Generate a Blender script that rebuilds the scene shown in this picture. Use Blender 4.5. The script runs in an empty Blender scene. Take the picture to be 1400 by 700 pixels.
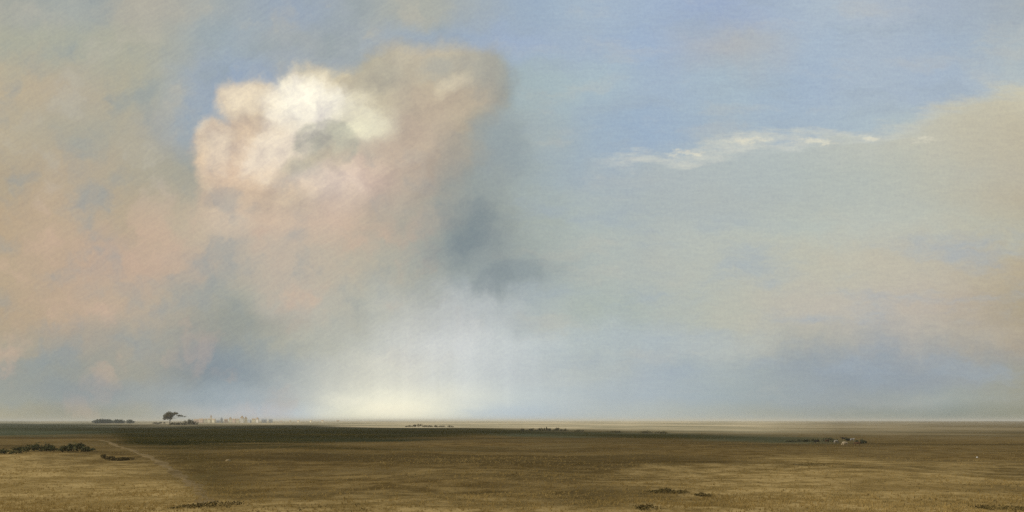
import bpy, bmesh, math, random
import numpy as np
from mathutils import Vector, Matrix

random.seed(7)
rng = np.random.default_rng(7)
S = bpy.context.scene
COL = S.collection
R = math.radians

# ------------------------------------------------------------------ camera
CAM_H = 6.5            # eye height above the plain (the viewer stands on a knoll)
F = 1212.0             # focal length in units where the picture is 1400 wide
HOR = 575.0            # row of the horizon in those units
cam = bpy.data.cameras.new('camera')
cam.sensor_width = 36
cam.lens = 36 * F / 1400
cam.shift_y = (HOR - 350) / 1400
cam.clip_start = 0.5
cam.clip_end = 60000
camo = bpy.data.objects.new('camera', cam)
camo.location = (0, 0, CAM_H)
camo.rotation_euler = (R(90), 0, 0)
COL.objects.link(camo)
S.camera = camo

# ------------------------------------------------------------------ colour management, sampling
S.view_settings.view_transform = 'Standard'
S.view_settings.look = 'None'
S.view_settings.exposure = 0
S.view_settings.gamma = 1
S.cycles.use_denoising = False
S.cycles.max_bounces = 5
S.cycles.diffuse_bounces = 2
S.cycles.glossy_bounces = 1
S.cycles.volume_bounces = 1
S.cycles.transparent_max_bounces = 8

# ------------------------------------------------------------------ sun
SUN_AZ, SUN_EL = R(-100), R(27)
sd = Vector((math.sin(SUN_AZ) * math.cos(SUN_EL), math.cos(SUN_AZ) * math.cos(SUN_EL), math.sin(SUN_EL)))
sl = bpy.data.lights.new('sun', 'SUN')
sl.energy = 3.0
sl.angle = R(0.5)
sl.color = (1.0, 0.93, 0.82)
slo = bpy.data.objects.new('sun', sl)
slo.rotation_euler = sd.to_track_quat('Z', 'Y').to_euler()
slo.location = (0, 0, 100)
COL.objects.link(slo)

# ------------------------------------------------------------------ node helpers
def lin(c):
    def f(v):
        v /= 255.0
        return v / 12.92 if v <= 0.04045 else ((v + 0.055) / 1.055) ** 2.4
    return (f(c[0]), f(c[1]), f(c[2]))

class Nodes:
    """Tiny wrapper that chains shader nodes."""
    def __init__(self, tree):
        self.t = tree
    def new(self, kind):
        return self.t.nodes.new(kind)
    def put(self, sock, v):
        if isinstance(v, bpy.types.NodeSocket):
            self.t.links.new(v, sock)
        else:
            sock.default_value = v
    def m(self, op, a, b=None, c=None, clamp=False):
        n = self.new('ShaderNodeMath'); n.operation = op; n.use_clamp = clamp
        self.put(n.inputs[0], a)
        if b is not None: self.put(n.inputs[1], b)
        if c is not None: self.put(n.inputs[2], c)
        return n.outputs[0]
    def v(self, op, a, b=None, s=None):
        n = self.new('ShaderNodeVectorMath'); n.operation = op
        self.put(n.inputs[0], a)
        if b is not None: self.put(n.inputs[1], b)
        if s is not None: self.put(n.inputs['Scale'], s)
        return n.outputs['Value'] if op in ('DISTANCE', 'LENGTH', 'DOT_PRODUCT') else n.outputs['Vector']
    def sep(self, a):
        n = self.new('ShaderNodeSeparateXYZ'); self.put(n.inputs[0], a); return n.outputs
    def comb(self, x, y, z=0.0):
        n = self.new('ShaderNodeCombineXYZ')
        for s, q in zip(n.inputs, (x, y, z)): self.put(s, q)
        return n.outputs[0]
    def noise(self, vec, scale, detail=4, rough=0.55, dist=0.0, color=False):
        n = self.new('ShaderNodeTexNoise')
        self.put(n.inputs['Vector'], vec)
        n.inputs['Scale'].default_value = scale
        n.inputs['Detail'].default_value = detail
        n.inputs['Roughness'].default_value = rough
        n.inputs['Distortion'].default_value = dist
        return n.outputs['Color'] if color else n.outputs['Fac']
    def rng(self, x, a, b, c=0.0, d=1.0, smooth=True):
        n = self.new('ShaderNodeMapRange')
        n.interpolation_type = 'SMOOTHSTEP' if smooth else 'LINEAR'
        n.clamp = True
        for s, q in zip(n.inputs, (x, a, b, c, d)): self.put(s, q)
        return n.outputs[0]
    def mix(self, f, a, b, mode='MIX'):
        n = self.new('ShaderNodeMix'); n.data_type = 'RGBA'; n.blend_type = mode
        n.clamp_factor = True
        self.put(n.inputs[0], f)
        self.put(n.inputs[6], a if isinstance(a, bpy.types.NodeSocket) else (*a, 1))
        self.put(n.inputs[7], b if isinstance(b, bpy.types.NodeSocket) else (*b, 1))
        return n.outputs[2]
    def ramp(self, f, stops, mode='B_SPLINE'):
        n = self.new('ShaderNodeValToRGB'); r = n.color_ramp; r.interpolation = mode
        while len(r.elements) < len(stops): r.elements.new(1.0)
        for e, (p, c) in zip(r.elements, stops):
            e.position = p
            e.color = c if len(c) == 4 else (*c, 1)
        self.put(n.inputs[0], f)
        return n.outputs['Color'], n.outputs['Alpha']

# ------------------------------------------------------------------ world: Nishita sky with a cloud layer mapped by direction
W = bpy.data.worlds.new('World')
S.world = W
W.use_nodes = True
W.node_tree.nodes.clear()
N = Nodes(W.node_tree)
SKY_STR = 0.1
sky = N.new('ShaderNodeTexSky')
sky.sky_type = 'NISHITA'
sky.sun_disc = False
sky.sun_elevation = SUN_EL
sky.sun_rotation = SUN_AZ
sky.air_density = 1.0
sky.dust_density = 1.5
sky.ozone_density = 1.5

D = N.new('ShaderNodeTexCoord').outputs['Generated']      # direction of the sky point
dx, dy, dz = N.sep(D)
dyp = N.m('MAXIMUM', dy, 0.08)
U = N.m('MULTIPLY_ADD', N.m('DIVIDE', dx, dyp), F / 100, 7.0)      # sky chart: 1 unit = 4.7 degrees
V = N.m('MULTIPLY_ADD', N.m('DIVIDE', dz, dyp), -F / 100, HOR / 100)
P0 = N.comb(U, V, 0.0)
# turbulence: the chart is stirred by two octaves of vector noise
w1 = N.v('SUBTRACT', N.noise(P0, 0.9, 3, 0.5, color=True), (0.5, 0.5, 0.5))
w2 = N.v('SUBTRACT', N.noise(P0, 3.2, 5, 0.6, color=True), (0.5, 0.5, 0.5))
# calmer near the horizon where the far cloud lies in flat bars
calm = N.rng(V, 4.6, 5.7, 1.0, 0.22)
W1 = N.v('SCALE', w1, s=N.m('MULTIPLY', calm, 0.75))
W2 = N.v('SCALE', w2, s=N.m('MULTIPLY', calm, 0.42))
P = N.v('ADD', P0, N.v('ADD', W1, W2))
PU, PV, _ = N.sep(P)

def chart(rows, x0, x1, fu, fv):
    """bilinear colour chart: one ramp per height, mixed between heights"""
    out = None; prev = None
    for y, cols in rows:
        n = len(cols)
        stops = []
        for i, c in enumerate(cols):
            stops.append((i / (n - 1), (*lin(c), 1)))
        col = N.ramp(N.rng(fu, x0, x1, smooth=False), stops, 'CARDINAL')[0]
        if out is None: out = col
        else: out = N.mix(N.rng(fv, prev, y), out, col)
        prev = y
    return out

bg_rows = [
 (0.15, [(165,167,158),(165,170,165),(175,172,160),(165,172,172),(155,168,182),(165,172,172),(170,174,168),(158,175,192),(165,182,198),(162,180,202),(160,176,200),(170,185,200),(172,184,196),(165,178,192),(165,175,182)]),
 (0.6, [(172,172,155),(170,172,158),(172,172,158),(160,172,178),(165,172,174),(164,173,178),(155,171,188),(160,177,199),(163,180,198),(162,180,202),(175,180,184),(168,184,200),(170,184,198),(164,180,196),(172,184,190)]),
 (1.2, [(188,174,148),(180,170,150),(172,172,158),(154,169,187),(152,167,186),(155,168,178),(158,172,178),(162,178,182),(168,186,194),(164,182,199),(168,186,198),(164,182,200),(170,185,199),(168,183,198),(180,190,192)]),
 (1.8, [(184,172,148),(172,168,152),(174,170,156),(148,166,182),(150,165,178),(155,165,165),(160,168,165),(165,175,172),(160,178,192),(158,178,198),(164,181,194),(166,183,197),(172,187,195),(180,190,188),(186,190,180)]),
 (2.4, [(178,164,140),(182,168,146),(172,166,148),(165,164,152),(165,165,150),(165,165,152),(155,162,158),(160,172,172),(162,176,184),(168,181,188),(174,187,189),(178,190,187),(176,186,182),(188,190,176),(190,184,162)]),
 (3, [(184,164,137),(188,170,146),(182,168,145),(199,184,164),(204,185,164),(188,173,155),(155,162,155),(160,168,160),(172,182,178),(178,186,182),(182,190,184),(184,192,184),(186,192,184),(186,190,178),(186,185,167)]),
 (3.6, [(184,166,140),(190,168,146),(192,170,150),(185,174,158),(190,178,162),(182,176,160),(162,168,162),(154,164,163),(172,181,177),(178,184,178),(184,188,178),(188,188,174),(190,186,170),(188,182,165),(182,170,146)]),
 (4.2, [(180,162,136),(188,168,146),(185,170,150),(170,168,154),(182,178,166),(182,182,170),(188,192,190),(178,186,186),(172,182,176),(176,184,178),(184,186,174),(188,184,172),(188,182,170),(185,175,160),(172,161,138)]),
 (4.7, [(168,162,145),(168,160,146),(166,162,150),(150,154,149),(175,175,162),(191,193,184),(208,211,208),(196,203,203),(180,190,190),(176,186,188),(180,186,182),(178,178,168),(172,172,168),(174,170,160),(170,158,138)]),
 (5.1, [(152,156,150),(152,155,148),(158,158,148),(136,148,154),(168,174,172),(208,208,196),(210,213,207),(193,200,201),(181,189,187),(169,180,185),(166,176,176),(153,163,168),(146,157,166),(151,158,161),(158,156,140)]),
 (5.45, [(160,162,150),(148,156,155),(158,164,162),(158,170,176),(180,186,184),(226,225,208),(228,228,213),(200,208,206),(180,190,192),(169,181,187),(161,173,176),(154,164,167),(153,161,161),(156,164,160),(155,155,140)]),
 (5.68, [(168,163,140),(153,153,138),(165,166,154),(178,184,186),(190,200,205),(232,230,205),(212,217,208),(188,201,208),(180,190,191),(175,183,180),(164,170,162),(152,158,151),(140,148,141),(134,143,136),(138,140,122)]),
]
bg = chart(bg_rows, 0.0, 14.0, PU, PV)

# --- patches of warmer and cooler vapour
mt = N.noise(N.v('ADD', P0, N.v('SCALE', w2, s=0.5)), 1.15, 3, 0.55)
ms = N.noise(N.v('MULTIPLY', N.v('ADD', P0, N.v('SCALE', w2, s=0.3)), (0.55, 1.9, 1.0)), 1.0, 5, 0.6)
west = N.rng(U, 5.5, 8.0, 1.0, 0.0)
mm = N.m('ADD', N.m('MULTIPLY', mt, west), N.m('MULTIPLY', ms, N.m('SUBTRACT', 1.0, west)))
fade = N.m('MULTIPLY', N.rng(V, 4.9, 5.6, 1.0, 0.5), N.rng(N.v('LENGTH', N.v('MULTIPLY', N.v('SUBTRACT', P0, (5.7, 5.1, 0)), (0.5, 0.9, 0))), 0.55, 1.2, 0.12, 1.0))
cool = N.m('MULTIPLY', N.rng(mm, 0.47, 0.72, 0.0, 0.55), fade)
warm = N.m('MULTIPLY', N.rng(mm, 0.49, 0.31, 0.0, 0.50), fade)
warmc = N.mix(N.rng(V, 2.2, 3.2), lin((186, 182, 168)), lin((206, 178, 156)))
bg = N.mix(cool, bg, N.mix(west, lin((160, 174, 186)), lin((144, 156, 160))))
bg = N.mix(N.m('MULTIPLY', warm, N.m('MULTIPLY_ADD', west, 0.6, 0.4)), bg, N.mix(west, lin((200, 192, 174)), warmc))
# --- the low glow where the far sky has cleared
def spot(cx, cy, rx, ry, src):
    return N.v('LENGTH', N.v('MULTIPLY', N.v('SUBTRACT', src, (cx, cy, 0)), (1 / rx, 1 / ry, 0)))
gl = N.rng(N.m('MULTIPLY_ADD', N.m('SUBTRACT', ms, 0.5), -1.6, spot(5.3, 5.60, 1.3, .30, P0)), 1.0, 0.1, 0.0, 0.9)
bg = N.mix(gl, bg, lin((246, 243, 220)))
gl2 = N.rng(N.m('MULTIPLY_ADD', N.m('SUBTRACT', ms, 0.5), -1.4, spot(5.28, 5.60, .62, .20, P0)), 1.0, 0.1, 0.0, 0.75)
bg = N.mix(gl2, bg, lin((252, 246, 220)))
# --- thin veil of cloud lying across the right of the sky, its bright upper edge rising to the right
edge = N.new('ShaderNodeFloatCurve')
cm = edge.mapping.curves[0]
pts = [(7.5, 2.75), (8.3, 2.22), (9.3, 2.06), (10.2, 1.92), (11.2, 1.86), (12.2, 1.72), (13.0, 1.45), (14.0, 1.08), (16.0, 0.7)]
def cn(p): return ((p[0] - 6) / 10, p[1] / 4)
while len(cm.points) < len(pts): cm.points.new(0.5, 0.5)
for q, p in zip(cm.points, pts): q.location = cn(p)
edge.mapping.update()
N.put(edge.inputs['Value'], N.rng(U, 6, 16, smooth=False))
edgeV = N.m('MULTIPLY', edge.outputs[0], 4.0)
wl = N.noise(N.v('MULTIPLY', P0, (0.9, 3.0, 1.0)), 1.0, 6, 0.6)
below = N.m('ADD', N.m('SUBTRACT', V, edgeV), N.m('MULTIPLY_ADD', wl, 0.9, -0.45))
veil = N.m('MULTIPLY', N.rng(below, -0.12, 0.22), N.rng(U, 7.6, 9.4))
veil = N.m('MULTIPLY', veil, N.rng(V, 2.6, 3.4, 0.9, 0.0))
veil_rows = [
 (1.0, [(175,182,182),(180,186,184),(186,188,180),(200,196,176),(206,200,175)]),
 (1.9, [(172,182,186),(178,187,188),(182,189,184),(192,191,176),(190,182,160)]),
 (2.4, [(170,180,182),(175,184,184),(178,186,182),(185,187,175),(186,180,162)]),
 (3.0, [(168,178,178),(174,182,180),(178,184,178),(184,186,174),(182,172,150)]),
]
veil_c = chart(veil_rows, 8.0, 14.0, PU, PV)
bg = N.mix(veil, bg, veil_c)
# its lit rim, and bright fleecy flecks along it
fl = N.noise(N.v('MULTIPLY', P0, (2.6, 8.0, 1.0)), 1.0, 6, 0.7)
rim = N.m('MULTIPLY', N.rng(N.m('ABSOLUTE', N.m('SUBTRACT', below, 0.06)), 0.14, 0.0), N.m('MULTIPLY', N.rng(U, 7.9, 8.8), N.rng(U, 13.8, 11.5)))
bg = N.mix(N.m('MULTIPLY', rim, N.m('MULTIPLY', N.rng(fl, 0.34, 0.66, 0.30, 0.66), N.rng(U, 10.2, 11.4, 1.0, 0.7))), bg, lin((212, 212, 199)))
Pf = N.v('ADD', P0, N.v('SCALE', w2, s=0.30))
fsum = None
for a in [(10.3, 1.92, .75, .13), (11.2, 1.92, .55, .12), (11.88, 1.87, .32, .11), (12.65, 1.90, .42, .15), (9.4, 2.10, .9, .10)]:
    f = N.rng(spot(*a, Pf), 1.0, 0.0)
    fsum = f if fsum is None else N.m('ADD', fsum, f)
fk = N.m('MULTIPLY', N.rng(N.m('MULTIPLY_ADD', fl, 2.2, N.m('MULTIPLY', fsum, 0.9)), 1.5, 2.25, 0.0, 0.8), N.rng(fsum, 0.0, 0.35))
bg = N.mix(fk, bg, lin((226, 221, 200)))

# --- the cumulus: union of round turrets with billowing edges
cu_rows = [
 (0.6, [(190,180,160),(200,188,165),(205,195,170),(200,192,170),(175,170,152),(172,166,148),(186,178,160),(188,180,162),(176,173,160),(157,163,162),(150,160,165)]),
 (1.0, [(214,200,176),(218,204,180),(222,206,180),(228,218,192),(208,196,170),(184,177,158),(184,177,159),(196,184,160),(176,172,158),(155,160,158),(150,160,168)]),
 (1.4, [(212,198,174),(218,203,180),(214,198,174),(238,230,212),(246,240,220),(212,203,178),(190,178,158),(192,177,156),(184,173,154),(155,160,155),(150,160,165)]),
 (1.8, [(200,182,160),(215,195,170),(206,187,166),(225,215,195),(200,193,175),(222,216,192),(190,176,158),(183,169,152),(167,161,146),(142,151,154),(150,160,165)]),
 (2.2, [(200,182,160),(215,190,165),(212,190,168),(225,210,190),(190,178,160),(202,187,167),(193,176,158),(181,168,151),(162,158,147),(146,153,154),(150,160,165)]),
 (2.6, [(202,182,158),(210,188,165),(210,185,160),(206,186,166),(216,197,181),(208,186,170),(188,172,156),(174,164,150),(146,152,149),(150,160,163),(152,163,168)]),
 (3.0, [(195,175,152),(205,185,165),(205,182,160),(200,180,162),(208,188,172),(192,176,159),(182,168,152),(164,160,149),(132,145,149),(148,158,160),(155,165,168)]),
 (3.4, [(185,168,150),(190,175,160),(195,175,160),(195,178,165),(190,178,165),(185,172,158),(175,168,152),(150,155,150),(118,135,144),(135,148,152),(152,162,165)]),
 (4.0, [(185,168,150),(178,168,155),(190,170,155),(190,175,162),(180,172,158),(172,170,155),(168,168,155),(160,168,165),(150,160,160),(150,160,162),(158,167,168)]),
]
cu_c = chart(cu_rows, 2.5, 7.5, PU, PV)
turrets = [(3.10,2.72,.46),(3.2,3.25,.6),(3.04,2.10,.44),(2.92,1.86,.28),(3.2,1.36,.30),(3.55,1.55,.50),(4.25,1.30,.50),(3.6,2.4,.9),(4.6,2.2,1.1),(4.75,1.35,.48),
           (5.5,1.5,.95),(6.1,1.35,.80),(6.55,1.15,.55),(5.9,2.5,.95),(3.6,3.1,.95),(5.0,3.1,1.1)]
Q = N.v('ADD', P0, N.v('ADD', N.v('SCALE', w1, s=0.30), N.v('SCALE', w2, s=0.34)))
dens = None
for cx, cy, r in turrets:
    d = N.m('MULTIPLY_ADD', N.v('DISTANCE', Q, (cx, cy, 0)), -1.0, r)
    if dens is None: dens = d
    else:
        n = N.new('ShaderNodeMath'); n.operation = 'SMOOTH_MAX'
        N.put(n.inputs[0], dens); N.put(n.inputs[1], d); n.inputs[2].default_value = 0.12
        dens = n.outputs[0]
# crisp on the sunny left, ragged and soft on the right and at the base
soft = N.m('ADD', N.rng(U, 3.6, 6.2, 0.13, 0.22), N.m('MULTIPLY', N.rng(U, 4.5, 6.2, 0.0, 0.22), N.rng(V, 1.1, 2.2)))
cu = N.rng(dens, N.m('MULTIPLY', soft, -0.45), N.m('MULTIPLY', soft, 1.0))
cu = N.m('MULTIPLY', cu, N.rng(V, 2.3, 3.5, 1.0, 0.0))
# sunlit turrets of the crown and the shaded hollow beneath them
bump = N.noise(Q, 2.6, 6, 0.62)
def blob(cx, cy, rx, ry, rot=0.0, src=None):
    q = N.v('SUBTRACT', src or Q, (cx, cy, 0))
    if rot:
        n = N.new('ShaderNodeVectorRotate'); n.rotation_type = 'Z_AXIS'
        N.put(n.inputs['Vector'], q); n.inputs['Angle'].default_value = rot
        q = n.outputs[0]
    return N.v('LENGTH', N.v('MULTIPLY', q, (1 / rx, 1 / ry, 0)))
hi = N.rng(N.m('MULTIPLY_ADD', bump, -1.3, blob(4.18, 1.36, .62, .56, R(-20))), 0.50, -0.50, 0.0, 0.9)
cu_c = N.mix(hi, cu_c, lin((247, 240, 223)))
hi2 = N.rng(N.m('MULTIPLY_ADD', bump, -1.2, blob(3.72, 2.02, .75, .42, R(38))), 0.5, -0.4, 0.0, 0.75)
cu_c = N.mix(hi2, cu_c, lin((240, 226, 205)))
hi4 = N.rng(N.m('MULTIPLY_ADD', bump, -1.1, blob(4.98, 1.55, .30, .13, R(-40))), 0.5, -0.3, 0.0, 0.5)
cu_c = N.mix(hi4, cu_c, lin((228, 222, 198)))
hi5 = N.rng(N.m('MULTIPLY_ADD', bump, -1.2, blob(2.95, 2.0, .34, .45)), 0.5, -0.4, 0.0, 0.7)
cu_c = N.mix(hi5, cu_c, lin((232, 216, 193)))
hi6 = N.rng(N.m('MULTIPLY_ADD', bump, -1.2, blob(3.4, 1.3, .5, .26)), 0.5, -0.4, 0.0, 0.6)
cu_c = N.mix(hi6, cu_c, lin((234, 220, 196)))
hi3 = N.rng(N.m('MULTIPLY_ADD', bump, -0.7, blob(6.2, 1.15, .40, .17, R(10))), 0.6, -0.2, 0.0, 0.6)
cu_c = N.mix(hi3, cu_c, lin((222, 211, 184)))
lip = N.rng(N.m('MULTIPLY_ADD', bump, -0.8, blob(4.45, 2.45, .50, .38, 0, Q)), 0.75, -0.3, 0.0, 0.6)
cu_c = N.mix(lip, cu_c, lin((224, 206, 190)))
# the hollow: a crisp arched upper edge, dissolving downwards into the folds
Qs = N.v('ADD', P0, N.v('ADD', N.v('SCALE', w1, s=0.16), N.v('SCALE', w2, s=0.20)))
arch = N.rng(blob(4.46, 1.98, .48, .37, R(-8), Qs), 1.05, 0.84)
hol = N.m('MULTIPLY', arch, N.rng(N.m('MULTIPLY_ADD', bump, 0.7, V), 2.22, 2.52, 1.0, 0.0))
cu_c = N.mix(N.m('MULTIPLY', hol, N.rng(bump, 0.35, 0.65, 0.70, 0.42)), cu_c, lin((174, 174, 160)))
tail = N.rng(N.m('MULTIPLY_ADD', bump, -0.6, blob(4.15, 2.22, .62, .16, R(24), Qs)), 0.7, -0.1, 0.0, 0.6)
cu_c = N.mix(tail, cu_c, lin((172, 165, 146)))
# heaped billows modelled by the light from the upper left
def billow(q): return N.noise(q, 1.7, 6, 0.58)
rel = N.m('SUBTRACT', billow(Q), billow(N.v('ADD', Q, (-0.14, -0.15, 0.0))))
rel = N.m('MULTIPLY_ADD', rel, N.rng(U, 4.2, 5.6, 0.95, 0.5), 1.0)
cu_c = N.mix(1.0, cu_c, N.comb(rel, rel, N.m('MULTIPLY_ADD', N.m('SUBTRACT', rel, 1.0), 0.75, 1.0)), 'MULTIPLY')
cu_c = N.mix(N.m('MULTIPLY', N.rng(mt, 0.52, 0.68, 0.0, 0.35), N.rng(V, 1.5, 2.6)), cu_c, lin((158, 162, 160)))
skyc = N.mix(cu, bg, cu_c)
# dark rain-bearing folds on the shaded right flank
for cx, cy, rx, ry, a, c, k in [(6.75, 2.9, .85, 1.25, 0, (156, 164, 161), .45), (3.35, 4.42, .95, .30, 0, (144, 150, 144), .55),
                                (3.1, 4.95, .75, .32, 0, (134, 146, 155), .45), (1.0, 5.35, 1.2, .16, 0, (140, 149, 153), .45),
                                (12.4, 4.95, 2.4, .36, 0, (149, 158, 164), .42), (6.5, 3.35, 1.05, .62, 28, (136, 147, 150), .55),
                                (6.34, 3.25, .60, .40, 30, (116, 130, 138), .6), (6.92, 3.72, .70, .26, 22, (126, 139, 145), .55),
                                (6.92, 1.95, .50, .60, 0, (140, 154, 163), .5), (6.2, 2.7, .30, .55, 0, (150, 155, 150), .35),
                                (6.05, .92, .42, .20, 0, (158, 165, 164), .5)]:
    dk = N.rng(N.m('MULTIPLY_ADD', N.m('SUBTRACT', mt, 0.5), 2.0, blob(cx, cy, rx, ry, R(a), P)), 1.15, 0.05, 0.0, k)
    skyc = N.mix(dk, skyc, lin(c))

# --- brushed wisps: fine streaks and mottling of the vapour
rt = N.new('ShaderNodeVectorRotate'); rt.rotation_type = 'Z_AXIS'
Pm = N.v('ADD', P0, N.v('SCALE', w2, s=0.10))
N.put(rt.inputs['Vector'], Pm); rt.inputs['Angle'].default_value = R(32)
st1 = N.rng(N.noise(N.v('MULTIPLY', rt.outputs[0], (3.0, 22.0, 1.0)), 1.0, 4, 0.65), 0.25, 0.75, smooth=False)
st2 = N.rng(N.noise(N.v('MULTIPLY', Pm, (4.0, 20.0, 1.0)), 1.0, 4, 0.7), 0.25, 0.75, smooth=False)
fine = N.noise(Pm, 24.0, 3, 0.8)
lft = N.rng(U, 5.0, 8.5, 1.0, 0.0)
st = N.m('ADD', N.m('MULTIPLY', st1, lft), N.m('MULTIPLY', st2, N.m('SUBTRACT', 1.0, lft)))
mod = N.m('ADD', N.m('MULTIPLY_ADD', st, 0.10, 0.95), N.m('MULTIPLY_ADD', fine, 0.26, -0.13))
mod = N.m('ADD', N.m('MULTIPLY', N.m('SUBTRACT', mod, 1.0), N.rng(V, 4.8, 5.8, 1.0, 0.35)), 1.0)
skyc = N.mix(1.0, skyc, N.comb(mod, mod, N.m('MULTIPLY_ADD', N.m('SUBTRACT', mod, 1.0), 0.6, 1.0)), 'MULTIPLY')

vs = N.noise(N.v('MULTIPLY', N.v('ADD', P0, N.v('SCALE', w1, s=0.3)), (3.2, 0.22, 1.0)), 1.0, 4, 0.6)
vm = N.m('MULTIPLY', N.m('MULTIPLY', N.rng(U, 4.0, 5.5), N.rng(U, 10.5, 6.5)), N.m('MULTIPLY', N.rng(V, 3.6, 4.6), N.rng(V, 5.75, 5.3)))
vk = N.m('MULTIPLY_ADD', N.m('MULTIPLY', N.m('SUBTRACT', vs, 0.5), vm), 0.24, 1.0)
skyc = N.mix(1.0, skyc, N.comb(vk, vk, vk), 'MULTIPLY')
# --- the rest of the dome, out of the picture: broken grey and cream cloud
gen = N.mix(N.rng(N.noise(D, 2.2, 6, 0.6), 0.35, 0.65), lin((150, 168, 190)), lin((205, 196, 178)))
skyc = N.mix(N.rng(dy, 0.66, 0.35), skyc, gen)
# clear air of the sky texture showing between the clouds
cloud_e = N.v('SCALE', skyc, s=1.0 / SKY_STR)
sr, sg, sb = N.sep(skyc)
blue = N.rng(N.m('DIVIDE', N.m('SUBTRACT', sb, sr), sb), 0.25, 0.60, 0.0, 0.08)
final = N.mix(blue, cloud_e, sky.outputs[0])
bgn = N.new('ShaderNodeBackground')
N.put(bgn.inputs['Color'], final)
bgn.inputs['Strength'].default_value = SKY_STR
wo = N.new('ShaderNodeOutputWorld')
N.t.links.new(bgn.outputs[0], wo.inputs['Surface'])
W.cycles.sampling_method = 'MANUAL'
W.cycles.sample_map_resolution = 512

# ------------------------------------------------------------------ numpy noise and terrain
def _h(i, j, s):
    n = (i.astype(np.int64) * 374761393 + j.astype(np.int64) * 668265263 + s * 974711) & 0x7fffffff
    n = ((n ^ (n >> 13)) * 1274126177) & 0x7fffffff
    return ((n ^ (n >> 16)) & 0xffff) / 65535.0
def vnoise(x, y, s=0):
    xi, yi = np.floor(x), np.floor(y)
    fx, fy = x - xi, y - yi
    fx = fx * fx * (3 - 2 * fx); fy = fy * fy * (3 - 2 * fy)
    a, b = _h(xi, yi, s), _h(xi + 1, yi, s)
    c, d = _h(xi, yi + 1, s), _h(xi + 1, yi + 1, s)
    return (a * (1 - fx) + b * fx) * (1 - fy) + (c * (1 - fx) + d * fx) * fy
def fbm(x, y, s=0, o=4):
    t = 0; a = 1; n = 0
    for k in range(o):
        t = t + a * vnoise(x, y, s + k * 17); n += a
        x = x * 2.03 + 11.3; y = y * 2.03 + 7.1; a *= 0.5
    return t / n
def sst(x, a, b):
    t = np.clip((x - a) / (b - a), 0, 1)
    return t * t * (3 - 2 * t)

def height(x, y):
    x = np.asarray(x, float); y = np.asarray(y, float)
    r = np.hypot(x, y)
    z = 4.8 * np.exp(-(r / 24.0) ** 2)                          # the knoll underfoot
    z = z + (fbm(x / 55, y / 55, 3, 4) - 0.5) * 2.6 * sst(r, 25, 70) * (1 - 0.8 * sst(r, 140, 420))
    z = z + (fbm(x / 420, y / 300, 9, 3) - 0.5) * 4.2 * sst(r, 140, 700)
    z = z + (fbm(x / 2600, y / 1500, 21, 3) - 0.5) * 7.0 * sst(r, 1500, 5000)
    return z
def at(px, py, dist=None):
    """ground point that lies px across and py down in the view"""
    if not dist:                                  # first place where the sight line meets the terrain
        ds = 55.0 * 1.004 ** np.arange(1300)
        dz_ = CAM_H - ds * (py - HOR) / F - height((px - 700) / F * ds, ds)
        k = int(np.argmax(dz_ < 0)) if (dz_ < 0).any() else len(ds) - 1
        dist = float(ds[k])
    x = (px - 700) / F * dist
    return Vector((x, dist, float(height(x, dist))))

# ------------------------------------------------------------------ object helpers
def props(o, label=None, cat=None, group=None, kind=None):
    if label: o['label'] = label
    if cat: o['category'] = cat
    if group: o['group'] = group
    if kind: o['kind'] = kind
    return o
def mesh_obj(name, verts, faces, mats, parent=None, midx=None, smooth=False):
    me = bpy.data.meshes.new(name)
    me.from_pydata([tuple(v) for v in verts], [], [tuple(f) for f in faces])
    for m in (mats if isinstance(mats, (list, tuple)) else [mats]): me.materials.append(m)
    if midx is not None: me.polygons.foreach_set('material_index', midx)
    if smooth: me.polygons.foreach_set('use_smooth', [True] * len(me.polygons))
    o = bpy.data.objects.new(name, me)
    COL.objects.link(o)
    o.parent = parent
    return o
def empty(name, loc, rz=0.0):
    o = bpy.data.objects.new(name, None)
    o.empty_display_size = 0.5
    o.location = loc
    o.rotation_euler = (0, 0, rz)
    COL.objects.link(o)
    return o

# ------------------------------------------------------------------ materials
def material(name, build, rough=0.95):
    m = bpy.data.materials.new(name); m.use_nodes = True
    m.node_tree.nodes.clear()
    n = Nodes(m.node_tree)
    b = n.new('ShaderNodeBsdfPrincipled')
    b.inputs['Roughness'].default_value = rough
    b.inputs['Specular IOR Level'].default_value = 0.04
    out = n.new('ShaderNodeOutputMaterial')
    m.node_tree.links.new(b.outputs[0], out.inputs[0])
    build(n, b)
    return m
def mottled(name, c1, c2, scale, rough=0.95, c3=None):
    def build(n, b):
        co = n.new('ShaderNodeTexCoord').outputs['Object']
        f = n.rng(n.noise(co, scale, 5, 0.65), 0.32, 0.68)
        c = n.mix(f, c1, c2)
        if c3:
            c = n.mix(n.rng(n.noise(n.v('ADD', co, (31, 7, 3)), scale * 0.45, 3, 0.6), 0.5, 0.68), c, c3)
        n.put(b.inputs['Base Color'], c)
    return material(name, build, rough)

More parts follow.
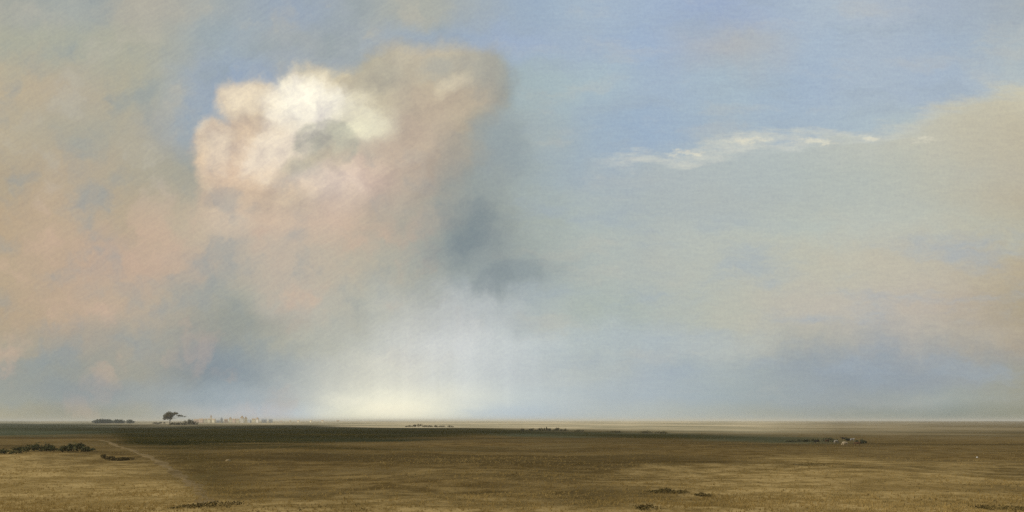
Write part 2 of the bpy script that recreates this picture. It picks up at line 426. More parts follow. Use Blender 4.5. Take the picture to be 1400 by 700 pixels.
def ground_build(n, b):
    geo = n.new('ShaderNodeNewGeometry').outputs['Position']
    a1 = n.new('ShaderNodeAttribute'); a1.attribute_name = 'cover'
    heath, straw, pale = n.sep(a1.outputs['Vector'])  # heath also carries the painted cloud shadow, pale the painted sunlight
    a2 = n.new('ShaderNodeAttribute'); a2.attribute_name = 'soil'
    bare, moss, _ = n.sep(a2.outputs['Vector'])
    n1 = n.noise(geo, 0.035, 6, 0.65)                 # patches of tens of metres
    n2 = n.noise(geo, 0.22, 6, 0.7)                   # tussocks
    n3 = n.noise(geo, 1.4, 5, 0.75)                   # grass texture
    nf = n.noise(geo, 0.004, 6, 0.65)                 # far fields
    n4 = n.noise(n.v('MULTIPLY', geo, (0.35, 1.0, 1.0)), 0.012, 6, 0.65)   # long drifts of vegetation
    brown = n.mix(n.rng(n2, 0.40, 0.60), (0.098, 0.065, 0.022), (0.172, 0.118, 0.044))
    brown = n.mix(n.rng(n1, 0.42, 0.66, 0, 0.8), brown, (0.162, 0.118, 0.050))
    brown = n.mix(n.rng(n4, 0.46, 0.58, 0, 0.85), brown, (0.070, 0.049, 0.018))
    strawc = n.mix(n.rng(n2, 0.38, 0.62), (0.23, 0.157, 0.054), (0.42, 0.30, 0.125))
    strawc = n.mix(n.rng(n3, 0.4, 0.7, 0, 0.4), strawc, (0.38, 0.28, 0.115))
    strawc = n.mix(n.rng(n1, 0.50, 0.64, 0, 0.65), strawc, (0.175, 0.116, 0.038))
    heath_shade = n.mix(n.rng(n2, 0.38, 0.64), (0.014, 0.014, 0.003), (0.036, 0.032, 0.008))  # heath colour with the cloud shadow painted into it
    heath_shade = n.mix(n.rng(n4, 0.46, 0.60, 0, 0.8), heath_shade, (0.050, 0.038, 0.006))
    heath_shade = n.mix(n.rng(n2, 0.56, 0.72, 0, 0.7), heath_shade, (0.085, 0.064, 0.014))
    heath_shade = n.mix(n.rng(n.noise(n.v('MULTIPLY', geo, (0.5, 1, 1)), 0.006, 4, 0.6), 0.46, 0.60, 0, 0.8), heath_shade, (0.026, 0.032, 0.016))
    flats_sunlit = n.mix(n.rng(nf, 0.35, 0.62), (0.26, 0.235, 0.145), (0.60, 0.50, 0.32))  # flats colour with the sunlit strip painted into it
    barec = n.mix(n.rng(n3, 0.35, 0.65), (0.26, 0.19, 0.115), (0.36, 0.27, 0.175))
    mossc = n.mix(n.rng(n2, 0.35, 0.65), (0.050, 0.060, 0.034), (0.090, 0.094, 0.054))
    def edge(w, k=0.9, src=n2):
        return n.rng(n.m('ADD', w, n.m('MULTIPLY_ADD', src, k, -k / 2)), 0.25, 0.75)
    c = n.mix(n.rng(n.m('ADD', straw, n.m('MULTIPLY_ADD', n2, 0.9, -0.45)), 0.0, 1.0), brown, strawc)
    c = n.mix(edge(moss), c, mossc)
    c = n.mix(n.rng(n.m('ADD', heath, n.m('MULTIPLY_ADD', n2, 0.9, -0.45)), 0.0, 1.0), c, heath_shade)
    c = n.mix(n.rng(n.m('ADD', pale, n.m('MULTIPLY_ADD', nf, 0.7, -0.35)), 0.05, 0.95), c, flats_sunlit)
    c = n.mix(edge(bare, 0.7), c, barec)
    k = n.m('MULTIPLY_ADD', n3, 0.5, 0.75)
    c = n.mix(1.0, c, n.comb(k, k, k), 'MULTIPLY')
    b.inputs['Specular IOR Level'].default_value = 0.0
    n.put(b.inputs['Base Color'], c)
    bp = n.new('ShaderNodeBump'); bp.inputs['Strength'].default_value = 0.9; bp.inputs['Distance'].default_value = 0.35
    n.put(bp.inputs['Height'], n.m('ADD', n2, n.m('MULTIPLY', n3, 0.4)))
    n.put(b.inputs['Normal'], bp.outputs[0])
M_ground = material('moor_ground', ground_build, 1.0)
M_tuft = mottled('dry_grass_blades', (0.26, 0.178, 0.055), (0.42, 0.30, 0.11), 0.05, c3=(0.21, 0.14, 0.038))
_t = M_tuft.node_tree
_b = next(x for x in _t.nodes if x.type == 'BSDF_PRINCIPLED'); _o = next(x for x in _t.nodes if x.type == 'OUTPUT_MATERIAL')
_tr = _t.nodes.new('ShaderNodeBsdfTranslucent'); _mx = _t.nodes.new('ShaderNodeMixShader'); _mx.inputs[0].default_value = 0.4
_t.links.new(_b.inputs['Base Color'].links[0].from_socket, _tr.inputs['Color'])
_t.links.new(_b.outputs[0], _mx.inputs[1]); _t.links.new(_tr.outputs[0], _mx.inputs[2]); _t.links.new(_mx.outputs[0], _o.inputs[0])
M_heather = mottled('heather_sprigs', (0.075, 0.056, 0.018), (0.125, 0.092, 0.032), 0.3, c3=(0.085, 0.065, 0.03))
M_leaf = mottled('shrub_leaves', (0.052, 0.056, 0.022), (0.105, 0.10, 0.040), 1.2, c3=(0.15, 0.13, 0.055))
M_leaf_far = mottled('tree_leaves', (0.085, 0.076, 0.036), (0.15, 0.13, 0.064), 0.35, c3=(0.19, 0.16, 0.08))
M_bluewood = mottled('wood_leaves', (0.030, 0.046, 0.034), (0.058, 0.076, 0.050), 0.06)
M_scrub = mottled('grey_scrub_leaves', (0.055, 0.056, 0.026), (0.11, 0.105, 0.055), 1.2)
M_bark = mottled('bark', (0.07, 0.055, 0.04), (0.13, 0.10, 0.07), 4)
M_stone = mottled('lichen_stone', (0.45, 0.43, 0.38), (0.62, 0.60, 0.54), 5)
M_rock = mottled('brown_rock', (0.20, 0.15, 0.075), (0.30, 0.23, 0.12), 2.5)

# ------------------------------------------------------------------ ground sheet (one disc reaching the horizon)
rad = np.concatenate([[1.0, 4, 8, 13, 19, 26, 34, 42], np.exp(np.linspace(math.log(50), math.log(26000), 380))])
azf = np.linspace(R(-42), R(42), 430)
azb = np.linspace(R(42), R(318), 150)[1:-1]
az = np.concatenate([azf, azb])
A, RR = np.meshgrid(az, rad)
X = RR * np.sin(A); Y = RR * np.cos(A); Z = height(X, Y)
nr, na = A.shape
gv = np.column_stack([X.ravel(), Y.ravel(), Z.ravel()])
gv = np.vstack([gv, [[0, 0, float(height(0, 0))]]])
ii = np.arange(nr - 1)[:, None] * na; jj = np.arange(na)[None, :]; j2 = (jj + 1) % na
quads = np.stack([ii + jj, ii + j2, ii + na + j2, ii + na + jj], -1).reshape(-1, 4)[:, ::-1]
c0 = len(gv) - 1
tris = [(c0, (j + 1) % na, j) for j in range(na)]
me = bpy.data.meshes.new('ground')
me.from_pydata(gv.tolist(), [], quads.tolist() + tris)
me.polygons.foreach_set('use_smooth', [True] * len(me.polygons))
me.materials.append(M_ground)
gx, gy = gv[:, 0], gv[:, 1]
gr = np.maximum(np.hypot(gx, gy), 1)
gyc = np.maximum(gy, gr * 0.3)
cpx = 700 + F * gx / gyc                       # bearing, in picture columns
cpy = CAM_H * F / gyc                          # dip below the horizon
nz = fbm(gx / 60, gy / 60, 40, 4) - 0.5
nz2 = fbm(gx / 240, gy / 240, 44, 4) - 0.5
nz3 = fbm(gx / 25, gy / 25, 48, 4) - 0.5
# the stubble and sand flats, cloud-gap sunlight painted into their colour, begin beyond a line that runs from near right to far left
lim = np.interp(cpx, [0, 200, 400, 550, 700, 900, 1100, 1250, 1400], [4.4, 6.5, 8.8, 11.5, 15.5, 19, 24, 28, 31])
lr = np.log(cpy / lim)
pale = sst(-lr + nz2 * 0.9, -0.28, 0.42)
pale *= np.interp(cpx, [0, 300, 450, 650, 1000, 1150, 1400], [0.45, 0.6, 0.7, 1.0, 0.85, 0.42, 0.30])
# heath darkened by a painted-in cloud shadow on the near side of that line, broadest at the left
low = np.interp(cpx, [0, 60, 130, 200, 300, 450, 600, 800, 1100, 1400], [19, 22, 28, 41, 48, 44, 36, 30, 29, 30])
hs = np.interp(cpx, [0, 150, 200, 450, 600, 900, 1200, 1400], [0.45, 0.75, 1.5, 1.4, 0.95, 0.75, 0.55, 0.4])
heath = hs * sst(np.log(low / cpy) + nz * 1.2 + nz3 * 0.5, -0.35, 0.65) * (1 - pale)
# straw-coloured grass towards the viewer
ss = np.interp(cpx, [0, 230, 330, 500, 800, 1000, 1300, 1400], [40, 52, 80, 78, 88, 70, 66, 80])
straw = sst(np.log(cpy / ss) + nz * 1.1 + nz3 * 0.5, -0.2, 0.45) * np.interp(cpx, [0, 250, 350, 800, 1100, 1400], [1, 0.9, 0.62, 0.62, 0.8, 0.7])
straw = np.clip(straw, 0, 1)
shade_sweep = 0.38 * np.exp(-((cpx - np.interp(cpy, [20, 60, 110], [222, 272, 318])) / 55) ** 2) * sst(cpy, 20, 32) * sst(cpy, 125, 95)  # shadow sweeping down from the left horizon, painted as darker cover
heath = np.maximum(heath, shade_sweep); straw = straw * (1 - 1.2 * shade_sweep)  # the painted shadow goes in through the heath mask
moss = 0.8 * sst(np.log(24 / cpy) + nz * 0.5, -0.1, 0.3) * sst(cpx, 330, 120) + 0.7 * sst(np.abs(lr - 0.12) + nz * .3, .34, .06) * sst(cpx, 500, 720) * sst(cpx, 1300, 1050) * (1 - 0.6 * pale) + 0.30 * sst(-lr, -0.05, 0.2) * sst(cpx, 950, 1200)
bare = np.zeros_like(cpx)
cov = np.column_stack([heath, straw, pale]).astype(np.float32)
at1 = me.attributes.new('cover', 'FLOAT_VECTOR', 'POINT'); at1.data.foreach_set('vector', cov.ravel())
soil = np.column_stack([bare, moss, 0 * bare]).astype(np.float32)
at2 = me.attributes.new('soil', 'FLOAT_VECTOR', 'POINT'); at2.data.foreach_set('vector', soil.ravel())
ground = bpy.data.objects.new('ground', me)
COL.objects.link(ground)
props(ground, 'wide brown and straw coloured moor running flat to the horizon', 'ground', kind='structure')

# sandy track winding across the left of the moor
tp = [(138, 602), (158, 609), (185, 618), (212, 629), (236, 643), (262, 662), (285, 690)]
cs = [at(*p) for p in tp]
tv, tf = [], []
SEG = 14
cl = []
for i in range(len(cs) - 1):
    p0 = cs[max(i - 1, 0)]; p1 = cs[i]; p2 = cs[i + 1]; p3 = cs[min(i + 2, len(cs) - 1)]
    for k in range(SEG):
        t = k / SEG
        cl.append(0.5 * ((2 * p1) + (-p0 + p2) * t + (2 * p0 - 5 * p1 + 4 * p2 - p3) * t * t + (-p0 + 3 * p1 - 3 * p2 + p3) * t ** 3))
for i, p in enumerate(cl):
    q = cl[min(i + 1, len(cl) - 1)] - cl[max(i - 1, 0)]
    nrm = Vector((q.y, -q.x, 0)).normalized()
    w = 0.8 + 0.55 * math.sin(i * 0.9) * math.sin(i * 0.37)
    for s in (-1, -0.4, 0.4, 1):
        v = p + nrm * (s * w)
        tv.append((v.x, v.y, float(height(v.x, v.y)) + (0.05 if abs(s) < 1 else -0.03)))
for i in range(len(cl) - 1):
    for k in range(3):
        a = i * 4 + k
        tf.append((a, a + 1, a + 5, a + 4))
M_track = mottled('sandy_track', (0.15, 0.105, 0.044), (0.21, 0.15, 0.066), 0.35, 1.0, c3=(0.11, 0.076, 0.028))
props(mesh_obj('path', tv, tf, M_track, smooth=True), 'faint sandy track crossing the moor at left', 'path', kind='structure')

# ------------------------------------------------------------------ foliage
def leaves(n, blobs, size, flat=0.0):
    """leaf-sized faces spread through overlapping clumps; blobs = (x, y, z, rx, ry, rz)"""
    vs, fs = [], []
    wts = [b[3] * b[4] * b[5] for b in blobs]
    for _ in range(n):
        b = random.choices(blobs, wts)[0]
        d = Vector((random.gauss(0, 1), random.gauss(0, 1), random.gauss(0, 1))).normalized()
        rr = random.random() ** 0.45
        p = Vector((b[0] + d.x * b[3] * rr, b[1] + d.y * b[4] * rr, b[2] + d.z * b[5] * rr))
        if p.z < 0.02: p.z = 0.02 + random.random() * 0.1
        nrm = (d + Vector((random.gauss(0, .6), random.gauss(0, .6), random.gauss(0.3, .6)))).normalized()
        t = nrm.orthogonal().normalized(); t.rotate(Matrix.Rotation(random.uniform(0, 6.28), 3, nrm))
        u = nrm.cross(t)
        s = size * random.uniform(0.55, 1.3)
        k = len(vs)
        vs += [p - t * s * .5, p + u * s * .32, p + t * s * .6, p - u * s * .32]
        fs.append((k, k + 1, k + 2, k + 3))
    return vs, fs
def tube(vs, fs, path, n=6):
    """path = list of (point, radius)"""
    base = len(vs)
    for i, (p, r) in enumerate(path):
        q = path[min(i + 1, len(path) - 1)][0] - path[max(i - 1, 0)][0]
        q.normalize()
        a = q.orthogonal().normalized(); b = q.cross(a)
        for k in range(n):
            t = 2 * math.pi * k / n
            vs.append(p + a * (r * math.cos(t)) + b * (r * math.sin(t)))
    for i in range(len(path) - 1):
        for k in range(n):
            a0 = base + i * n + k; a1 = base + i * n + (k + 1) % n
            fs.append((a0, a1, a1 + n, a0 + n))
    fs.append(tuple(base + (len(path) - 1) * n + k for k in range(n)))
def shrub(name, loc, w, h, n, label, cat, group, mat=None, leaf=None, lean=0.0, depth=None):
    """low bush: leafy clumps over a few stems"""
    root = empty(name, loc, random.uniform(-0.3, 0.3))
    props(root, label, cat, group)
    k = max(4, int(w / h * 3))
    dp = depth or w * 0.45
    bl = []
    for i in range(k):
        x = random.uniform(-0.42, 0.42) * w
        hh = h * random.uniform(0.55, 1.0) * (1 - 0.7 * abs(x / w * 1.6) ** 2)
        bl.append((x + lean * hh, random.uniform(-.4, .4) * dp, hh * 0.55, w * random.uniform(.14, .24), dp * .35, hh * 0.48))
    v, f = leaves(n, bl, leaf or h * 0.22)
    mesh_obj('foliage', v, f, mat or M_leaf, root)
    v, f = [], []
    for i in range(3):
        b = random.choice(bl)
        tube(v, f, [(Vector((b[0] * .02, b[1] * .02, -0.15)), h * .045), (Vector((b[0] * .6, b[1] * .6, b[2] * .6)), h * .025), (Vector((b[0], b[1], b[2] * 1.4)), h * .01)], 5)
    mesh_obj('stems', v, f, M_bark, root)
    return root
def tree(name, loc, h, blobs, n, leaf, label, cat, group, lean=0.0, mat=None):
    root = empty(name, loc)
    props(root, label, cat, group)
    v, f = [], []
    top = Vector((lean * h * .5, 0, h * .55))
    tube(v, f, [(Vector((0, 0, -.4)), h * .045), (Vector((0, 0, h * .06)), h * .032), (top * .55, h * .025), (top, h * .016)], 8)
    for b in blobs:
        st = top * random.uniform(.45, .95)
        e = Vector(b[:3])
        tube(v, f, [(st, h * .013), ((st + e) * .5 + Vector((0, 0, h * .02)), h * .009), (e, h * .004)], 5)
    mesh_obj('trunk', v, f, M_bark, root, smooth=True)
    v, f = leaves(n, blobs, leaf)
    mesh_obj('crown', v, f, mat or M_leaf_far, root)
    return root

# lone wind-bent tree on the left skyline
t0 = at(232, 580.2)
tree('tree', t0, 18, [(-4.5, 0, 10.5, 4.6, 4, 4.6), (-1.5, 1, 14.2, 4.6, 4, 3.2), (2.5, -1, 12.4, 4.6, 4, 3.4), (7.5, 0, 14.6, 4.4, 3, 2.0),
     (13.0, 0, 11.6, 4.6, 2.6, 1.5), (19, 0, 10.4, 3.2, 2.0, .9), (-7.5, 0, 7.6, 2.6, 2.2, 2.2), (0, .5, 8.4, 4.0, 2.6, 2.6)], 1900, 1.3,
     'lone ragged olive tree bent to the right on the left skyline', 'tree', None, lean=0.12)
hedge = [
 (214, 580.0, 15, 5.0, 'dark bush with a flat top left of the lone tree'),
 (222, 579.5, 12, 6.0, 'tall dark bush touching the left side of the lone tree'),
 (238, 580.8, 14, 3.6, 'low dark bush just right of the lone tree foot'),
 (247, 581.2, 16, 5.0, 'long low dark bush in the middle of the skyline hedge'),
 (254, 581.0, 13, 7.5, 'rounded olive bush in the right half of the skyline hedge'),
 (261, 580.6, 9, 9.5, 'narrow upright bush standing highest in the skyline hedge'),
 (267, 581.0, 11, 6.0, 'last dark bush at the right end of the skyline hedge'),
]
for px, py, w, h, lb in hedge:
    shrub('bush', at(px, py), w, h, 260, lb, 'bush', 'bushes along the left skyline', M_leaf_far, leaf=1.3)

# far blue-green wood on the left horizon
b0 = at(158, 0, 1900)
bl = [(random.uniform(-42, 38), random.uniform(-15, 15), random.uniform(2.5, 5.5), random.uniform(6, 12), 8, random.uniform(3, 6)) for _ in range(22)]
v, f = leaves(4200, bl, 2.2)
o = mesh_obj('wood', v, f, M_bluewood)
o.location = b0
props(o, 'low blue green wood on the far left horizon', 'wood', kind='stuff')

# far hedgerow bushes at the centre and right of centre
k = 0
for px, py, w, h in [(559, 584, 9, 2.6), (566, 583.9, 8, 3.4), (573, 583.6, 10, 4.6), (580, 584, 8, 3.2), (588, 584, 9, 2.6), (597, 584.2, 8, 3.0), (605, 584, 9, 2.4), (615, 584.4, 8, 2.6)]:
    shrub('bush', at(px, py), w, h, 160, ('dark bush highest of the thin far hedge at the centre of the plain' if h == 4.6 else 'small dark bush in the thin far hedge at the centre of the plain'), 'bush', 'bushes of the central far hedge', M_leaf_far, leaf=0.9)
for px, py, w, h in [(716, 589.4, 5, 1.6), (728, 589.2, 5, 1.8), (739, 589, 5, 2.0), (746, 588.8, 4, 2.6), (754, 589, 5, 1.9), (761, 588.9, 4, 2.4), (772, 589.6, 6, 1.6), (792, 590.4, 6, 1.4), (840, 591.5, 8, 1.5), (885, 592.5, 8, 1.6), (905, 592.8, 8, 1.4)]:
    lb = 'upright olive bush in the scrub where the pale plain meets the dark heath' if h > 1.85 else 'low olive bush in the scrub where the pale plain meets the dark heath'
    shrub('bush', at(px, py), w, h, 160, lb, 'bush', 'tall scrub at the heath edge' if h > 1.85 else 'low scrub at the heath edge', M_leaf_far, leaf=0.6)

# left foreground row of dark bushes
for px, py, w, h, lb in [
 (8, 621, 5.5, 1.2, 'grey green bush cut by the left edge of the picture'),
 (30, 618, 4.0, 1.3, 'small dark bush second from the left edge of the moor'),
 (46, 617.5, 4.5, 1.7, 'dark green bush left of the tallest one in the left row'),
 (58, 616.5, 4.2, 2.0, 'tallest dark green bush in the left row on the tan moor'),
 (70, 617.5, 3.4, 1.4, 'low dark bush right of the tallest one in the left row'),
 (84, 618, 3.4, 1.4, 'small bush left of the gap in the left row'),
 (98, 617, 3.4, 1.6, 'middle sized bush right of the gap in the left row'),
 (108, 616.5, 3.6, 1.8, 'spreading dark bush near the right end of the left row'),
 (117, 617.5, 3.2, 1.3, 'low bush at the right end of the left row'),
 (138, 626, 1.6, .8, 'small brown sprig left of the brown scrub by the track'),
 (146, 629.5, 2.6, .9, 'low brown scrub beside the sandy track'),
 (158, 630, 2.6, .6, 'flat brown scrub between two others by the sandy track'),
 (171, 629, 2.4, .6, 'flat brown scrub nearest the sandy track'),
]:
    brown = py > 625
    shrub('heather_clump' if brown else 'bush', at(px, py), w, h, 420, lb, 'scrub' if brown else 'bush', 'brown scrub by the track' if brown else 'bushes in the left row',
          M_heather if brown else M_leaf, leaf=.30 if not brown else .2)
# dark heather clumps in the foreground
for px, py, w, h, lb in [
 (897, 674, 1.6, .35, 'leftmost heather clump of the dark group in the foreground grass'),
 (912, 672.5, 1.8, .5, 'tallest dark heather clump of the group in the foreground grass'),
 (928, 674.5, 1.9, .38, 'broad dark heather clump right of the tallest in the foreground grass'),
 (962, 678.5, 1.3, .5, 'single dark heather clump standing right of the foreground group'),
 (1104, 636.5, 4.6, .5, 'long thin dark sedge strip on the right of the moor'),
 (1398, 698, 2.4, .5, 'dark clump in the bottom right corner'),
 (1352, 696, 1.8, .35, 'flat dark clump left of the bottom right corner'),
 (885, 696, 2.2, .4, 'dark clump at the bottom edge below the foreground group'),
 (300, 692, 3.2, .6, 'dark brown heather hummock at the bottom edge left of centre'),
 (258, 694, 2.0, .4, 'small brown hummock left of the larger one at the bottom edge'),
]:
    shrub('heather_clump', at(px, py), w, h * .7, 380, lb, 'heather', 'heather clumps in the foreground', M_heather, leaf=.13, depth=w * 1.3)

# scrub and grazing cattle on the right
for px, py, w, h in [(1082, 604.5, 4, .9), (1094, 604, 4, 1.1), (1103, 604.2, 3.5, 1.2), (1113, 604, 3, 1.5), (1128, 604, 3.6, 1.5), (1135, 603.5, 3, 1.4), (1141, 604.5, 3, 1.2), (1158, 603, 3, 1.5), (1175, 607, 2.4, 2.0), (1182, 606, 2.4, .9)]:
    lb = 'upright grey green bush right of the cattle' if h == 2.0 else 'low grey green bush in the scrub round the cattle'
    shrub('bush', at(px, py), w, h, 260, lb, 'bush', None if h == 2.0 else 'scrub round the cattle', M_scrub, leaf=.34)

def cow_mesh(grazing):
    """one continuous body grown with a skin modifier, facing +X"""
    V = [((-.75, 0, 1.16), .27, .30), ((-.35, 0, 1.10), .32, .36), ((.1, 0, 1.06), .34, .39), ((.55, 0, 1.10), .29, .36), ((.78, 0, 1.16), .2, .26)]
    E = [(0, 1), (1, 2), (2, 3), (3, 4)]
    def add(p, r, to):
        V.append((p, r, r)); E.append((to, len(V) - 1)); return len(V) - 1
    if grazing:
        i = add((1.02, 0, .92), .15, 4); i = add((1.22, .02, .55), .12, i); i = add((1.32, .02, .38), .13, i); i = add((1.42, .02, .14), .085, i)
        hd = (1.28, .02, .48)
    else:
        i = add((1.02, 0, 1.30), .15, 4); i = add((1.2, .02, 1.42), .13, i); i = add((1.34, .02, 1.38), .12, i); i = add((1.6, .02, 1.24), .085, i)
        hd = (1.2, .02, 1.5)
    for s in (-1, 1):
        add((hd[0] - .02, s * .26, hd[2] + .05), .04, len(V) - 1 - (3 if s == -1 else 4) + 1) if False else None
        j = add((.58, s * .2, .78), .13, 3); j = add((.60, s * .2, .42), .075, j); j = add((.58, s * .2, .10), .055, j); add((.62, s * .2, 0), .065, j)
        j = add((-.70, s * .2, .80), .17, 0); j = add((-.80, s * .2, .46), .08, j); j = add((-.72, s * .2, .10), .055, j); add((-.68, s * .2, 0), .065, j)
    j = add((-1.02, 0, 1.22), .045, 0); j = add((-1.1, .02, .85), .03, j); add((-1.09, .02, .5), .045, j)
    me = bpy.data.meshes.new('body')
    me.from_pydata([v[0] for v in V], E, [])
    o = bpy.data.objects.new('body', me); COL.objects.link(o)
    sk = o.modifiers.new('skin', 'SKIN')
    for q, v in zip(me.skin_vertices[0].data, V):
        q.radius = (v[1], v[2])
    me.skin_vertices[0].data[2].use_root = True
    su = o.modifiers.new('sub', 'SUBSURF'); su.levels = 1; su.render_levels = 1
    dg = bpy.context.evaluated_depsgraph_get()
    m2 = bpy.data.meshes.new_from_object(o.evaluated_get(dg))
    bpy.data.objects.remove(o)
    # ears and horns are joined into the same body
    bm = bmesh.new(); bm.from_mesh(m2)
    for s in (-1, 1):
        for (a, b, c) in (((0, .08, 0), (.03, .30, .06), (-.08, .28, -.02)), ((.05, .06, .06), (.08, .2, .2), (.02, .12, .06))):
            bm.faces.new([bm.verts.new((hd[0] + q[0], hd[1] + s * q[1], hd[2] + q[2])) for q in (a, b, c)])
    bm.to_mesh(m2); bm.free()
    m2.polygons.foreach_set('use_smooth', [True] * len(m2.polygons))
    return m2
cow_meshes = {True: cow_mesh(True), False: cow_mesh(False)}
hides = {
 'black': mottled('black_hide', (0.012, 0.011, 0.010), (0.022, 0.02, 0.018), 2),
 'white': mottled('white_hide', (0.25, 0.22, 0.165), (0.36, 0.32, 0.25), 2),
 'cream': mottled('cream_hide', (0.42, 0.33, 0.2), (0.55, 0.45, 0.3), 2),
 'brown': mottled('brown_hide', (0.07, 0.04, 0.022), (0.10, 0.06, 0.03), 2),
 'pied': mottled('pied_hide', (0.012, 0.011, 0.010), (0.7, 0.67, 0.6), .9),
}
for px, py, hide, gz, rz, lb in [
 (1117, 606.2, 'black', True, 2.9, 'black cow grazing apart at the left of the small herd'),
 (1131, 605.0, 'brown', False, 0.3, 'brown cow standing left of the white one in the herd'),
 (1143, 606.4, 'white', True, 0.2, 'off white cow grazing in the middle of the small herd'),
 (1155, 609.2, 'cream', True, 3.3, 'cream cow grazing nearest in the small herd'),
 (1153, 602.0, 'black', False, 3.0, 'black cow standing farthest back in the small herd'),
 (1165, 603.6, 'pied', False, 0.1, 'black and white cow standing head up at the right of the herd'),
 (1172, 609.4, 'brown', True, 2.6, 'brown cow grazing nearest at the right of the herd'),
]:
    root = empty('cow', at(px, py), rz)
    props(root, lb, 'cow', 'cattle grazing on the right of the moor')
    root.scale = (.66, .66, .66)
    m = cow_meshes[gz].copy(); m.materials.clear(); m.materials.append(hides[hide])
    b = bpy.data.objects.new('body', m); COL.objects.link(b); b.parent = root

def rock(name, loc, s, mat, label, group=None):
    bm = bmesh.new()
    bmesh.ops.create_icosphere(bm, subdivisions=3, radius=1)
    for v in bm.verts:
        k = 1 + 0.35 * (float(fbm(np.array(v.co.x * 1.7 + 5), np.array(v.co.y * 1.7 + v.co.z * 2.1), 77, 3)) - .5)
        v.co = Vector((v.co.x * s[0], v.co.y * s[1], max(v.co.z, -.5) * s[2])) * k
    me = bpy.data.meshes.new(name); bm.to_mesh(me); bm.free()
    me.polygons.foreach_set('use_smooth', [True] * len(me.polygons))
    me.materials.append(mat)
    o = bpy.data.objects.new(name, me); COL.objects.link(o)
    o.location = loc
    props(o, label, 'stone', group)
rock('stone', at(1336, 626), (.17, .16, .18), M_stone, 'single small white stone lying on the brown moor at far right')
rock('stone', at(312, 630.5), (.42, .35, .28), M_rock, 'brown stone on the dark heath left of centre')

# ------------------------------------------------------------------ far sunlit town
walls = {
 'cream': mottled('cream_wall', (0.78, 0.70, 0.48), (0.85, 0.78, 0.58), .4),
 'white': mottled('white_wall', (0.78, 0.74, 0.64), (0.85, 0.81, 0.72), .4),
 'pink': mottled('pink_wall', (0.66, 0.52, 0.40), (0.74, 0.60, 0.48), .4),
 'grey': mottled('grey_wall', (0.44, 0.46, 0.46), (0.52, 0.54, 0.54), .4),
}
roofs = {'tile': mottled('tile_roof', (0.46, 0.34, 0.22), (0.56, 0.43, 0.29), .8), 'slate': mottled('slate_roof', (0.34, 0.36, 0.37), (0.42, 0.44, 0.45), .8)}
M_dark = mottled('dark_opening', (0.03, 0.03, 0.035), (0.05, 0.05, 0.05), 1)
def box(v, f, x0, x1, y0, y1, z0, z1):
    k = len(v)
    v += [Vector(p) for p in ((x0, y0, z0), (x1, y0, z0), (x1, y1, z0), (x0, y1, z0), (x0, y0, z1), (x1, y0, z1), (x1, y1, z1), (x0, y1, z1))]
    f += [tuple(k + i for i in q) for q in ((3, 2, 1, 0), (4, 5, 6, 7), (0, 1, 5, 4), (1, 2, 6, 5), (2, 3, 7, 6), (3, 0, 4, 7))]
def building(px, dist, kind, w, h, wall, roof, label, group):
    h *= (.85 if kind == 'tower' else 1.15); w *= (1.05 if kind == 'tower' else .85)
    p = at(px, 0, dist)
    root = empty({'house': 'house', 'tower': 'tower', 'church': 'church'}[kind], (p.x, p.y, p.z - .3), random.uniform(-.35, .35))
    props(root, label, root.name.split('.')[0], group)
    d = w * .7
    v, f = [], []
    box(v, f, -w / 2, w / 2, -d / 2, d / 2, 0, h)
    if kind == 'house':                                       # gable ends
        for s in (-1, 1):
            k = len(v); x = s * w / 2
            v += [Vector((x, -d / 2, h)), Vector((x, d / 2, h)), Vector((x, 0, h + d * .42))]
            f.append((k, k + 1, k + 2))
    if kind == 'church':
        box(v, f, w / 2 + .01, w / 2 + w * .4, -w * .2, w * .2, 0, h * 1.7)
    mesh_obj('wall', v, f, walls[wall], root)
    v, f = [], []
    e = .35
    if kind == 'tower':
        v += [Vector(q) for q in ((-w / 2 - e, -d / 2 - e, h + .01), (w / 2 + e, -d / 2 - e, h + .01), (w / 2 + e, d / 2 + e, h + .01), (-w / 2 - e, d / 2 + e, h + .01), (0, 0, h + w * .9))]
        f += [(0, 1, 4), (1, 2, 4), (2, 3, 4), (3, 0, 4), (3, 2, 1, 0)]
    else:
        rh = d * .42 + .12
        v += [Vector(q) for q in ((-w / 2 - e, -d / 2 - e, h - .1), (w / 2 + e, -d / 2 - e, h - .1), (w / 2 + e, d / 2 + e, h - .1), (-w / 2 - e, d / 2 + e, h - .1), (-w / 2 - e, 0, h + rh + .1), (w / 2 + e, 0, h + rh + .1))]
        f += [(0, 1, 5, 4), (2, 3, 4, 5), (0, 4, 3), (1, 2, 5)] if kind == 'church' else [(0, 1, 5, 4), (2, 3, 4, 5)]
        if kind == 'church':
            k = len(v); c = w * .7; q = w * .2 + e
            v += [Vector(t) for t in ((c - q, -q, h * 1.7 + .01), (c + q, -q, h * 1.7 + .01), (c + q, q, h * 1.7 + .01), (c - q, q, h * 1.7 + .01), (c, 0, h * 1.7 + w * .9))]
            f += [(k, k + 1, k + 4), (k + 1, k + 2, k + 4), (k + 2, k + 3, k + 4), (k + 3, k, k + 4)]
    mesh_obj('roof', v, f, roofs[roof], root)
    return root
TD = 2500
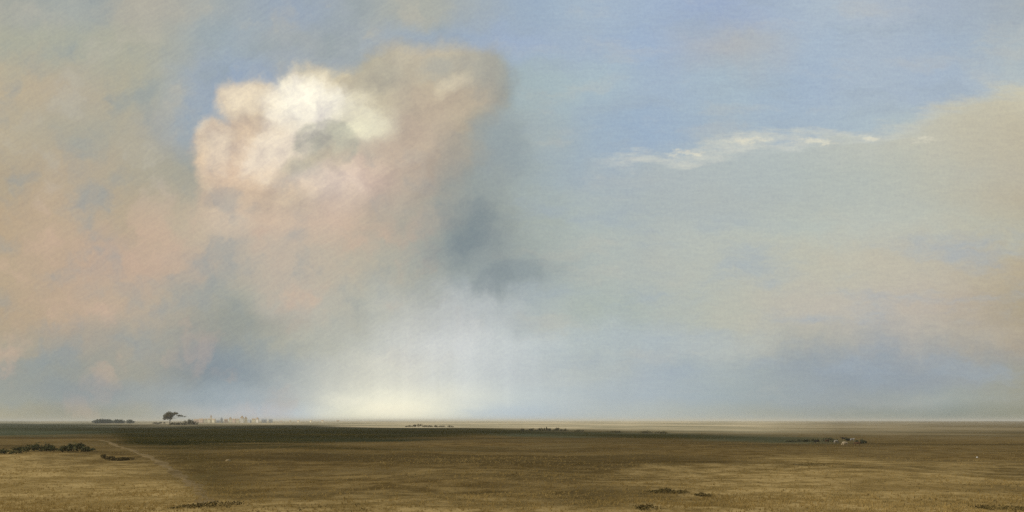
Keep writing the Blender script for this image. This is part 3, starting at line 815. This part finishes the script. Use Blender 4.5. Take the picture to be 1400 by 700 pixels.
town = [
 (268, 'house', 13, 6, 'pink', 'tile', 'low pink house at the left end of the far town'),
 (275, 'house', 14, 7, 'pink', 'tile', 'broad pink house second from the left end of the far town'),
 (281, 'house', 9, 9, 'cream', 'tile', 'narrow cream house beside the broad pink one in the far town'),
 (286, 'church', 9, 8, 'cream', 'tile', 'cream church with a pointed tower left of the middle of the far town'),
 (292, 'house', 12, 7, 'cream', 'tile', 'cream house right of the church in the far town'),
 (298, 'house', 10, 6, 'grey', 'slate', 'grey house with a slate roof left of the middle of the far town'),
 (303, 'tower', 6, 12, 'grey', 'slate', 'slim grey tower with a pointed cap in the far town'),
 (309, 'house', 11, 7, 'pink', 'tile', 'pink house right of the slim grey tower in the far town'),
 (315, 'tower', 7, 13, 'cream', 'tile', 'cream tower left of the two tall ones in the far town'),
 (320, 'house', 10, 9, 'pink', 'tile', 'tall pink house between towers in the far town'),
 (325, 'house', 10, 8, 'cream', 'tile', 'cream house under the tall white tower in the far town'),
 (331, 'tower', 7.5, 16, 'white', 'tile', 'tallest white tower of the far town'),
 (336, 'tower', 7.5, 14, 'cream', 'tile', 'cream tower just right of the tallest white one'),
 (341, 'house', 9, 6, 'grey', 'slate', 'low grey house right of the tall towers in the far town'),
 (347, 'house', 10, 8, 'cream', 'tile', 'cream house left of the last tower of the far town'),
 (352, 'tower', 7, 12, 'white', 'tile', 'last white tower at the right end of the far town'),
 (361, 'house', 15, 6, 'grey', 'slate', 'long grey shed right of the far town'),
 (370, 'house', 12, 7, 'grey', 'slate', 'grey house alone right of the long shed'),
]
for px, kd, w, h, wl_, rf, lb in town:
    building(px, TD + random.uniform(-90, 90), kd, w, h, wl_, rf, lb, 'buildings of the far sunlit town')
for px in (384, 397, 408, 425, 441, 462):
    building(px, 3200 + random.uniform(-150, 150), 'house', random.uniform(8, 12), random.uniform(3.5, 6.5), random.choice(['white', 'cream']), 'tile', 'tiny pale house in the thin row on the bright horizon right of the town', 'pale houses on the bright horizon')

# ------------------------------------------------------------------ grass tussocks on the near moor (uncountable)
def tussocks(n, y0, y1, name, label, mat, hmin, hmax, sel):
    vs, fs = [], []
    cnt = 0
    while cnt < n:
        # even over the picture rows of the near field
        dip = random.uniform(CAM_H * F / y1, CAM_H * F / y0)
        y = CAM_H * F / dip
        x = random.uniform(-0.66, 0.66) * y
        if random.random() > sel(x, y): continue
        cnt += 1
        z = float(height(x, y)) - .03
        h = random.uniform(hmin, hmax); r = h * random.uniform(.5, 1.0)
        for _ in range(6):
            a = random.uniform(0, 6.28); bx, by = x + random.gauss(0, r * .35), y + random.gauss(0, r * .35)
            tx, ty = math.cos(a), math.sin(a)
            wd = h * .10; hh = h * random.uniform(.6, 1.1); l = h * random.uniform(.1, .6)
            b2 = random.uniform(0, 6.28)
            k = len(vs)
            vs += [(bx - tx * wd, by - ty * wd, z), (bx + tx * wd, by + ty * wd, z), (bx + math.cos(b2) * l, by + math.sin(b2) * l, z + hh)]
            fs.append((k, k + 1, k + 2))
    o = mesh_obj(name, vs, fs, mat)
    props(o, label, 'grass', kind='stuff')
def nv(x, y, s, k): return float(fbm(np.array(x / s), np.array(y / s), k, 3))
tussocks(26000, 58, 420, 'grass', 'dry tussock grass on the near moor', M_tuft,   .10, .30, lambda x, y: 0.15 + 1.6 * max(0, nv(x, y, 14, 61) - .4))
tussocks(1100, 58, 330, 'heather', 'dark heather sprigs scattered in the near grass', M_heather,   .10, .24, lambda x, y: 4.0 * max(0, nv(x, y * .6, 16, 71) - .56))

# ------------------------------------------------------------------ haze over the plain
hv, hf = [], []
HX = 27500
box(hv, hf, -HX, HX, -HX, HX, -6.5, 26)
mh = bpy.data.materials.new('haze_air'); mh.use_nodes = True; mh.node_tree.nodes.clear()
pv = mh.node_tree.nodes.new('ShaderNodeVolumePrincipled')
pv.inputs['Color'].default_value = (0.76, 0.76, 0.70, 1)
pv.inputs['Density'].default_value = 1 / 9500
ho = mh.node_tree.nodes.new('ShaderNodeOutputMaterial')
mh.node_tree.links.new(pv.outputs[0], ho.inputs['Volume'])
hz = mesh_obj('haze', hv, hf, mh)
props(hz, 'pale haze lying over the far plain', 'haze', kind='stuff')
